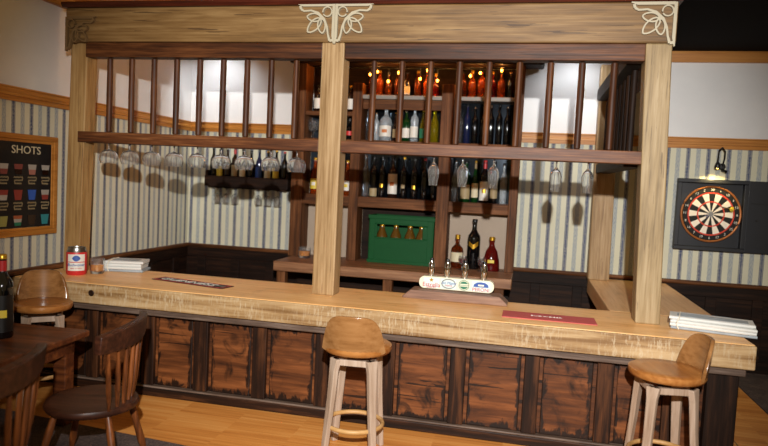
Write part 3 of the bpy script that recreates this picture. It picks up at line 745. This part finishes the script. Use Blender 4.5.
# newspaper bundles
def bundle(label, loc, rz, L, D, nlay, th, seed):
    t = thing('newspaper_bundle', label, 'newspapers', loc, rz); r = random.Random(seed); z = 0
    for i in range(nlay):
        dx, dy, a = r.uniform(-.02, .02), r.uniform(-.015, .015), r.uniform(-.03, .03)
        mb = MB()
        for q in range(3):
            zz = q*th/3; e = r.uniform(0, .012)
            mb.box(-L/2+e, L/2-r.uniform(0, .012), -D/2+r.uniform(0, .008), D/2, zz, zz+th/3-.0015)
        mb.tube([(-L/2, -D/2+.004, th/2-.001), (L/2, -D/2+.004, th/2-.001)], th/2-.002, 8)
        o = mb.build('newspaper', [M['paper']] if i % 2 else [M['paper2'] if i == 0 else M['paper']], t, smooth=40); o.location = (dx, dy, z); o.rotation_euler = (0, 0, a)
        z += th
    tm = MB(); tm.box(-L/2+.05, L/2-.06, -D/2+.05, D/2-.06, z-.001, z+.001)
    for q in range(5): tm.box(-L/2+.08, -L/2+.08+r.uniform(.1, L-.2), -D/2+.07+q*.045, -D/2+.08+q*.045, z+.001, z+.0018)
    tm.build('print', M['paper2'], t, smooth=0)
    x = -L/2+.07
    MB().tube([(x, -D/2-.022, 0.004), (x-.02, -D/2-.026, z*.5), (x, -D/2-.02, z), (x, 0, z+.006), (x, D/2+.02, z), (x, D/2+.024, z*.5), (x, D/2+.02, .004)], .006, 6).build('string', M['string'], t, smooth=60)
    return t
bundle('tied stack of folded newspapers at the left end of the bar', (.72, .93, HC), math.radians(16), .42, .28, 4, .031, 2)
bundle('tied stack of folded newspapers at the right end of the bar', (6.76, .465, HC), math.radians(-13), .66, .25, 4, .028, 5)

# ------------------------------------------------------------------ wall things
rk = thing('wall_wine_rack', 'dark wooden wine rack fixed to the back wall', 'wine rack', (1.05, YB-.03, 2.06))
B(-.66, .66, -.22, -.185, 0, .16).build('front_rail', M['blackX'], rk, smooth=0, bevel=.006)
B(-.66, .66, -.185, .0, .03, .06).build('shelf', M['blackX'], rk, smooth=0)
B(-.66, .66, 0, .03, -.02, .36).build('back_board', M['blackX'], rk, smooth=0)
for x in (-.66, .62): B(x, x+.04, -.185, 0, .06, .24).build('side', M['blackZ'], rk, smooth=0)
B(-.62, .62, -.17, -.02, -.02, .03).build('glass_hanger', M['blackX'], rk, smooth=0)
for i, (x, g, lm, cap, h, l) in enumerate((
 (.47, 'bdark', None, 'black', .52, 'plain dark wine bottle at the left end of the wall rack'),
 (.58, 'bdark', 'yellow', 'black', .50, 'dark wine bottle with a yellow label in the wall rack'),
 (.70, 'bbrown', None, 'black', .50, 'brown wine bottle left of the red topped one in the rack'),
 (.82, 'bbrown', 'tan', 'redcap', .54, 'brown wine bottle with a red top in the wall rack'),
 (.95, 'bdark', 'cream', 'black', .52, 'dark wine bottle with a cream label right of the red topped one'),
 (1.08, 'bdark', None, 'black', .50, 'plain dark wine bottle in the middle of the wall rack'),
 (1.21, 'bblue', 'blue', 'black', .51, 'blue labelled wine bottle in the wall rack'),
 (1.35, 'bdark', 'cream', 'gold', .50, 'gold topped dark wine bottle with cream label in the wall rack'),
 (1.48, 'bdark', 'yellow', 'gold', .52, 'gold topped wine bottle with a pale yellow label in the rack'),
 (1.61, 'bdark', None, 'redcap', .50, 'dark wine bottle at the right end of the wall rack'))):
    bottle(l, (x, 3.42, 2.12), h, .05, 'wine', g, cap, lm, (.2, .5), 'redcap' if 'red top' in l and 'left' not in l and 'right' not in l else None, 'wine bottles in the wall rack')
for i, x in enumerate((.56, .70, .84, 1.22, 1.37, 1.52)):
    o = w0.copy(); COL.objects.link(o); o.scale = (.5, .5, 1.0); o.location = (x, 3.41, 2.04)
    tag(o, 'small glass hanging under the wall wine rack, %s' % ('leftmost', 'second from its left', 'third from its left', 'third from its right', 'second from its right', 'rightmost')[i], 'wine glass', 'glasses hanging under the wall wine rack')

bd = thing('drinks_board', 'framed black drinks board headed SHOTS on the left wall', 'sign board', (0, .18, 2.03))
yl, yr, zb_, zt_ = -.46, .455, -.525, .53
B(.0, .022, yl+.05, yr-.05, zb_+.05, zt_-.05).build('board', M['blackboard'], bd, smooth=0)
fr = MB()
def frame_bar(a, b): fr.box(0, .045, *a, *b)
for (ya, yb2, za, zb2) in ((yl, yr, zt_-.055, zt_), (yl, yr, zb_, zb_+.055), (yl, yl+.055, zb_+.055, zt_-.055), (yr-.055, yr, zb_+.055, zt_-.055)): fr.box(0, .04, ya, yb2, za, zb2)
for (ya, yb2, za, zb2) in ((yl+.055, yr-.055, zt_-.085, zt_-.055), (yl+.055, yr-.055, zb_+.055, zb_+.085), (yl+.055, yl+.085, zb_+.085, zt_-.085), (yr-.085, yr-.055, zb_+.085, zt_-.085)): fr.box(0, .03, ya, yb2, za, zb2)
fr.build('frame', M['trimY'], bd, smooth=0, bevel=.005)
text('lettering', 'SHOTS', .115, lambda a, b, c: (.025+c, a+.01, .365+b), M['cream'], bd, .003, sx=1.15)
mats = {'w': plain('print_white', '#a39c92', .5), 'r': plain('print_red', '#86352c', .5), 'b': plain('print_blue', '#2c57b0', .5), 'o': plain('print_orange', '#9c5433', .5), 'n': M['bbrown'], 't': plain('print_rose', '#7d3f38', .5), 'g': M['green'], 'y': plain('print_olive', '#8d8a4a', .5), 'c': plain('teal_print', '#2f8288', .5), 'p': plain('pink_print', '#a06a5c', .5)}
cols = (('tw', 'nt', 'pw', 'nw'), ('wr', 'rr', 'bb', 'rw'), ('yy', 'gwo', 'nn', 'cc'))
for i, row in enumerate(cols):
    for j, cc in enumerate(row):
        yc = -.285+j*.19; zc = .165-i*.265; k = len(cc)
        mb = MB(); ms = []
        for q, ch_ in enumerate(cc):
            a, b = q/k, (q+1)/k; mb.mi = q; ms.append(mats[ch_])
            wa, wb_ = .04+.018*a, .04+.018*b
            mb.prism([(-wa, -.05+.105*a), (wa, -.05+.105*a), (wb_, -.05+.105*b), (-wb_, -.05+.105*b)], lambda y, z: (.022, yc+y, zc+z), lambda y, z: (.025, yc+y, zc+z))
        mb.build('drink_picture', ms, bd, smooth=0)
        pts = []
        for q in range(3):
            row_ = [(yc+(-.06+.12*t/12)*(1-.15*q), zc-.08-q*.032+(.007 if t % 2 else -.007)) for t in range(13)]
            pts += row_ if q % 2 == 0 else row_[::-1]
        ch2 = MB(); ch2.ribbon(pts, .007, .022, .0245)
        for v_ in ch2.bm.verts: v_.co = Vector((v_.co.y, v_.co.x, v_.co.z))
        ch2.build('caption', M['tan'], bd, smooth=0)

# dartboard in its cabinet
dc = thing('dartboard_cabinet', 'open navy dartboard cabinet on the wallpapered back wall', 'cabinet', (7.44, YB-.03, 2.03))
B(-.405, .405, 0, .03, -.45, .45).build('back_board', M['navy'], dc, smooth=0)
mb = MB(); mb.box(-.42, .42, -.09, 0, .41, .46); mb.box(-.42, .42, -.09, 0, -.46, -.41); mb.box(-.42, -.37, -.09, 0, -.41, .41); mb.box(.37, .42, -.09, 0, -.41, .41); mb.build('frame', M['navy'], dc, smooth=0, bevel=.006)
dr = B(.425, 1.24, -.06, .03, -.46, .46).build('door', M['navy'], dc, smooth=0, bevel=.006)
mb = MB(); mb.box(.46, 1.2, -.066, -.06, .17, .178); mb.box(.53, .56, -.07, -.06, -.05, -.03); mb.box(.70, .73, -.07, -.06, -.2, -.18); mb.build('batten', M['blackmetal'], dr, smooth=0)
mb = MB()
for z in (.3, -.3): mb.tube([(.422, -.095, z-.04), (.422, -.095, z+.04)], .008, 8)
mb.build('hinge', M['blackmetal'], dc, smooth=40)
db = thing('dartboard', 'round dartboard with black and white sectors hung in the navy cabinet', 'dartboard', (7.445, YB-.03, 2.045))
R = .365
def ring_sector(mb, r0, r1, a0, a1, y, mi, k=4):
    mb.mi = mi; g = []
    for i in range(k+1):
        a = a0+(a1-a0)*i/k; g.append([mb.bm.verts.new((r*cos(a), y, r*sin(a))) for r in (r0, r1)])
    for i in range(k): mb._f([g[i][0], g[i+1][0], g[i+1][1], g[i][1]])
mb = MB(); mb.prism([((R-.03)*cos(t*PI/30), (R-.03)*sin(t*PI/30)) for t in range(60)], lambda a, b: (a, -.001, b), lambda a, b: (a, -.05, b)); mb.build('backing', M['sisalb'], db, smooth=0)
mb = MB()
for s in range(20):
    a0 = PI/2-PI/20-s*PI/10; a1 = a0+PI/10; col = 0 if s % 2 == 0 else 1
    for r0, r1, mi in ((.03, .150, col), (.150, .166, 2), (.166, .262, col), (.262, .28, 2)): ring_sector(mb, r0, r1, a0, a1, -.0525, mi)
mb.build('playing_face', [M['sisalb'], M['sisalw'], M['dartred']], db, smooth=0)
mb = MB(); mb.prism([(.03*cos(t*PI/10), .03*sin(t*PI/10)) for t in range(20)], lambda a, b: (a, -.05, b), lambda a, b: (a, -.056, b)); mb.build('bullseye', M['grey'], db, smooth=0)
mb = MB(); mb.tube([((R-.012)*cos(t*PI/30), -.045, (R-.012)*sin(t*PI/30)) for t in range(60)], .014, 8, closed=True); mb.build('rim', M['copper'], db, smooth=40)
for i, num in enumerate((20, 1, 18, 4, 13, 6, 10, 15, 2, 17, 3, 19, 7, 16, 8, 11, 14, 9, 12, 5)):
    a = PI/2-i*PI/10
    text('number', str(num), .045, lambda u, v, c: (.312*cos(a)+u, -.053-c, .312*sin(a)+v), M['white'], db, .002)
def dart(label, x, z, tilt, mat):
    t = thing('dart', label, 'dart', (7.445+x, YB-.03-.0525, 2.045+z)); t.rotation_euler = tilt
    MB().tube([(0, 0, 0), (0, -.04, 0), (0, -.05, 0), (0, -.12, 0), (0, -.13, 0), (0, -.2, 0)], [.002, .003, .009, .009, .004, .004], 8).build('shaft', M['steel'], t, smooth=40)
    mb = MB()
    for a in (0, PI/2):
        dx, dz = cos(a), sin(a)
        for s in (1, -1): mb.prism([(.0, -.17), (.03, -.19), (.03, -.235), (0, -.24)], lambda u, v: (s*u*dx-.001*dz, v, s*u*dz+.001*dx), lambda u, v: (s*u*dx+.001*dz, v, s*u*dz-.001*dx))
    mb.build('flight', M[mat], t, smooth=0)
dart('dart with pale yellow flight stuck in the upper right of the dartboard', .10, .10, (.1, 0, .45), 'yellow')
dart('dart with blue flight stuck just below the bullseye', -.05, -.05, (-.15, 0, -.2), 'blue')

lp = thing('gooseneck_wall_lamp', 'black gooseneck lamp on the wall above the dartboard', 'wall lamp', (7.55, YB, 2.66))
MB().lathe([(0, 0), (.04, 0), (.045, .015), (.03, .03), (0, .032)], (0, 0, 0), 16).build('wall_plate', M['blackmetal'], lp, smooth=40).rotation_euler = (PI/2, 0, 0)
MB().tube([(0, -.02, 0), (.01, -.06, .10), (.0, -.1, .19), (-.045, -.14, .235), (-.09, -.18, .20), (-.10, -.2, .1), (-.105, -.21, .03)], .011, 8).build('arm', M['blackmetal'], lp, smooth=60)
MB().lathe([(0, .05), (.02, .045), (.032, .02), (.034, -.005), (.03, -.03), (.022, -.02), (0, -.01)], (-.105, -.21, 0), 14).build('lamp_shade', M['blackmetal'], lp, smooth=40)
MB().lathe([(0, .0), (.015, -.008), (.016, -.02), (0, -.03)], (-.105, -.21, -.01), 10).build('bulb', M['warmglow'], lp, smooth=40)
MB().tube([(0, -.02, -.04), (.0, -.05, -.05), (.03, -.1, -.065)], .02, 8).build('switch_housing', M['blackmetal'], lp, smooth=40)

# fairy lights along the top shelf
fl = thing('fairy_lights', 'string of warm fairy lights glowing among the top shelf bottles', 'string lights', (0, 3.2, 3.45))
BUL = [(2.90, .27), (3.0, .31), (3.16, .18), (3.30, .30), (3.60, .22), (3.70, .335), (3.84, .2), (4.28, .27), (4.41, .31), (4.69, .345), (2.24, .30)]
MB().tube([(x, 0, .385) for x in (2.0, 2.3, 2.6, 2.9, 3.3, 3.7, 4.0, 4.4, 4.85)], .004, 6).build('wire', M['blackmetal'], fl)
for x, z in BUL:
    b_ = MB().lathe([(0, .022), (.012, .016), (.016, .004), (.012, -.012), (0, -.018)], (x, 0, z), 10).build('bulb', M['bulb'], fl, smooth=50)
    MB().tube([(x, 0, .383), (x, 0, z+.02)], .003, 5).build('lead', M['blackmetal'], b_)

# ------------------------------------------------------------------ stools
def make_stool(label, loc, rz):
    t = thing('bar_stool', label, 'bar stool', loc, rz, None)
    SR = .285
    MB().lathe([(0, .775), (SR*.72, .775), (SR*.95, .79), (SR, .815), (SR*.99, .838), (SR*.92, .848), (SR*.6, .842), (0, .836)], n=36).build('seat', M['seat'], t, smooth=50)
    MB().lathe([(0, .745), (.07, .745), (.07, .775), (0, .775)], n=20).build('swivel_plate', M['blackmetal'], t, smooth=40)
    # bucket back wraps round +y side
    mb = MB(); sec = []
    k = 22; half = math.radians(57)
    for i in range(k+1):
        a = -half+2*half*i/k; u = abs(a)/half
        hgt = .268*(1-u**4.5)+.02
        ro0, ro1 = SR*.97, SR*1.09
        pts = []
        for z, rr_ in ((.80, ro0), (.80+hgt*.5, (ro0+ro1)/2+.006), (.80+hgt, ro1)): pts.append((rr_*sin(a), rr_*cos(a), z))
        inn = []
        for z, rr_ in ((.80+hgt, ro1-.026), (.80+hgt*.5, (ro0+ro1)/2-.02), (.80, ro0-.026)): inn.append((rr_*sin(a), rr_*cos(a), z))
        sec.append(pts+inn)
    mb.sweep(sec).build('backrest', M['stoolback'], t, smooth=50, bevel=.008)
    for i in range(4):
        a = PI/4+i*PI/2; ca, sa = cos(a), sin(a)
        def q(r, tng, z): return (r*ca-tng*sa, r*sa+tng*ca, z)
        mb = MB(); S = []
        for r, w, d, z in ((.285, .026, .022, 0), (.235, .034, .022, .45), (.218, .038, .024, .66), (.205, .052, .026, .745)):
            S.append([q(r-d, -w, z), q(r+d, -w, z), q(r+d, w, z), q(r-d, w, z)])
        lg = mb.sweep(S).build('leg', M['leg'], t, smooth=0, bevel=.008)
    mb = MB()
    for i in range(4):
        a = PI/4+i*PI/2; b = a+PI/2
        p0 = (.215*cos(a), .215*sin(a)); p1 = (.215*cos(b), .215*sin(b))
        dx, dy = p1[0]-p0[0], p1[1]-p0[1]; nx, ny = -dy, dx; L = math.hypot(nx, ny); nx, ny = nx/L*.02, ny/L*.02
        mb.hexa([(p0[0]-nx, p0[1]-ny, .70), (p1[0]-nx, p1[1]-ny, .70), (p1[0]+nx, p1[1]+ny, .70), (p0[0]+nx, p0[1]+ny, .70), (p0[0]-nx, p0[1]-ny, .745), (p1[0]-nx, p1[1]-ny, .745), (p1[0]+nx, p1[1]+ny, .745), (p0[0]+nx, p0[1]+ny, .745)])
    mb.build('apron', M['leg'], t, smooth=0, bevel=.004)
    MB().tube([(.237*cos(i*PI/18), .237*sin(i*PI/18), .235) for i in range(36)], .017, 10, closed=True).build('foot_ring', M['legX'], t, smooth=60)
    return t
st0 = make_stool('bar stool seen from behind, standing in front of the middle of the bar', (3.84, -.50, 0), math.radians(180+4))
st0.scale = (1, 1, 1.1)
dup(st0, (6.26, -.31, 0), math.radians(-80), 'bar stool seen from the side, at the right end of the bar by the newspapers')
dup(st0, (.668, -.305, 0.0), math.radians(42), 'bar stool with its inner backrest showing, by the left wall near the red can', None, (.93, .93, 1.12))

# ------------------------------------------------------------------ chairs and table
def make_chair(label, loc, rz):
    t = thing('spindle_chair', label, 'chair', loc, rz)      # faces -x, back at +x
    n = 36
    mb = MB(); R0 = []
    def ell(sx, sy, z, dip=0):
        return [(sx*cos(2*PI*i/n)*(1.0 if cos(2*PI*i/n) > 0 else 1.05), sy*sin(2*PI*i/n)*(1-.10*max(0, cos(2*PI*i/n))), z) for i in range(n)]
    loops = [ell(.24, .27, .455), ell(.31, .325, .465), ell(.325, .34, .49), ell(.315, .33, .515), ell(.28, .295, .52), ell(.15, .16, .508), ell(.03, .03, .506)]
    mb.sweep(loops).build('seat', M['chair'], t, smooth=60)
    # curved crest rail
    S = []; k = 18; H = .44
    for i in range(k+1):
        u = -1+2*i/k; y = H*u; x = .285-.09*u*u
        hh = .085*(1-.25*u*u); zc = 1.035
        d = Vector((1, .18*u/H, 0)).normalized()
        th = .026
        P_ = lambda s, z: (x+d.x*s*th, y+d.y*s*th, zc+z)
        S.append([P_(-1, -hh), P_(1.0, -hh), P_(1.5, hh*.9), P_(1.0, hh), P_(-.6, hh), P_(-.9, hh*.85)])
    MB().sweep(S).build('crest_rail', M['chair'], t, smooth=35, bevel=.006)
    for i in range(7):
        u = -1+2*i/6; y0, y1 = .235*u, .34*u; x0 = .255-.05*u*u; x1 = .285-.09*(y1/H)**2
        r = .016
        MB().tube([(x0, y0, .512), (x0+(x1-x0)*.35, y0+(y1-y0)*.35, .66), (x0+(x1-x0)*.7, y0+(y1-y0)*.7, .82), (x1, y1, .965)], [r*.8, r*1.25, r*1.1, r*.8], 8).build('spindle', M['spindle'], t, smooth=60)
    legs = {}
    for sx in (-1, 1):
        for sy in (-1, 1):
            a = (.19*sx, .21*sy, .46); b = (.29*sx, .29*sy, 0)
            f = lambda s: tuple(a[j]+(b[j]-a[j])*s for j in range(3))
            MB().tube([f(0), f(.25), f(.5), f(.75), f(1)], [.020, .028, .024, .030, .018], 10).build('leg', M['spindle'], t, smooth=60)
            legs[sx, sy] = f
    for sy in (-1, 1): MB().tube([legs[-1, sy](.6), legs[1, sy](.6)], .013, 8).build('stretcher', M['spindle'], t, smooth=60)
    m0 = Vector(legs[-1, -1](.6)).lerp(Vector(legs[1, -1](.6)), .5); m1 = Vector(legs[-1, 1](.6)).lerp(Vector(legs[1, 1](.6)), .5)
    MB().tube([m0, m1], .013, 8).build('stretcher', M['spindle'], t, smooth=60)
    return t
ch0 = make_chair('dark spindle-back chair with its whole seat in view, right of the table', (2.05, -1.40, .012), math.radians(14))
dup(ch0, (2.06, -2.52, .012), math.radians(16), 'dark spindle-back chair nearest the camera, cut off by the lower left edge')
tb = thing('pub_table', 'dark brown wooden pub table holding the wine bottle', 'table', (.92, -1.25, .012), math.radians(3))
B(-.54, .54, -.66, .60, .75, .808).build('tabletop', M['table'], tb, smooth=0, bevel=.014)
mb = MB(); mb.box(-.46, .46, .46, .50, .62, .75); mb.box(-.46, .46, -.56, -.52, .62, .75); mb.box(-.46, -.42, -.52, .46, .62, .75); mb.box(.42, .46, -.52, .46, .62, .75); mb.build('apron', M['table'], tb, smooth=0, bevel=.006)
for x in (-.40, .40):
    for y in (-.50, .44): B(x-.06, x+.06, y-.06, y+.06, 0, .62 if False else .75).build('leg', M['table'], tb, smooth=0, bevel=.01)
bottle('dark wine bottle with yellow emblem and gold top on the pub table', (.965, -1.12, .82), .69, .087, 'wine', 'bdark', 'gold', 'black', (.08, .52), 'redcap', None, 'yellow', rz=.75)

# ceiling lamps that hang behind the beam
for x, y, l in ((.50, 2.9, 'small round ceiling lamp above the left end of the bar'), (5.66, 2.9, 'small round ceiling lamp above the right end of the bar')):
    t = thing('ceiling_lamp', l, 'ceiling lamp', (x, y, ZC1-.02))
    MB().lathe([(0, 0), (.06, 0), (.065, -.02), (.05, -.03), (.045, -.02), (0, -.02)], n=20).build('rim', M['chrome'], t, smooth=40)
    MB().lathe([(0, -.021), (.043, -.021), (.04, -.026), (0, -.028)], n=20).build('diffuser', M['puck'], t, smooth=40)

# ------------------------------------------------------------------ lights
def light(kind, name, loc, energy, col, **kw):
    d = bpy.data.lights.new(name, kind); d.energy = energy; d.color = col
    for k_, v_ in kw.items(): setattr(d, k_, v_)
    o = bpy.data.objects.new(name, d); o.location = loc; COL.objects.link(o); return o
def aim(o, p): o.rotation_euler = (Vector(p)-o.location).to_track_quat('-Z', 'Y').to_euler()
key = light('SPOT', 'camera_flash', (5.31, -6.2, 3.28), 3100, (1, .98, .95), spot_size=math.radians(68), spot_blend=.7, shadow_soft_size=.05)
aim(key, (4.05, .5, 1.95))
for x, e in ((.50, 45), (5.66, 40)):
    s = light('SPOT', 'ceiling_lamp_light', (x, 2.9, ZC1-.06), e, (.88, .94, 1), spot_size=math.radians(120), spot_blend=.8, shadow_soft_size=.05); aim(s, (x, 3.6, 3.2))
light('POINT', 'bar_glow', (1.6, 1.15, 3.86), 10, (1, .62, .25), shadow_soft_size=.15)
light('POINT', 'bar_glow', (4.4, 2.3, 3.9), 3, (1, .62, .25), shadow_soft_size=.15)
for x, z in BUL: light('POINT', 'fairy_light', (x, 3.165, 3.45+z), 2.0, (1, .42, .10), shadow_soft_size=.02)
light('SPOT', 'dartboard_lamp_light', (7.445, YB-.2, 2.6), 22, (1, .75, .3), spot_size=math.radians(120), spot_blend=.5, shadow_soft_size=.03).rotation_euler = (.3, 0, 0)
w = bpy.data.worlds.new('world'); SC.world = w; w.use_nodes = True
w.node_tree.nodes['Background'].inputs[0].default_value = (1, .63, .24, 1); w.node_tree.nodes['Background'].inputs[1].default_value = .25

# ------------------------------------------------------------------ camera
cd_ = bpy.data.cameras.new('camera'); cam = bpy.data.objects.new('camera', cd_); COL.objects.link(cam)
F = Vector((-.21453349, .97461148, -.0640925)); R2 = Vector((.97474345, .21780765, .04934611)); U2 = Vector((-.06205313, -.05188735, .99672319))
U2 = R2.cross(F)
cam.matrix_world = Matrix(((R2.x, U2.x, -F.x, 5.13153), (R2.y, U2.y, -F.y, -5.58566), (R2.z, U2.z, -F.z, 2.2566), (0, 0, 0, 1)))
cd_.sensor_width = 36; cd_.lens = 646.48/768*36; cd_.clip_start = .05
cd_.dof.use_dof = True; cd_.dof.focus_distance = 6.3; cd_.dof.aperture_fstop = 1.0
SC.camera = cam
vs = SC.view_settings; vs.view_transform = 'Standard'; vs.look = 'None'; vs.exposure = 0; vs.gamma = 1; vs.use_curve_mapping = False
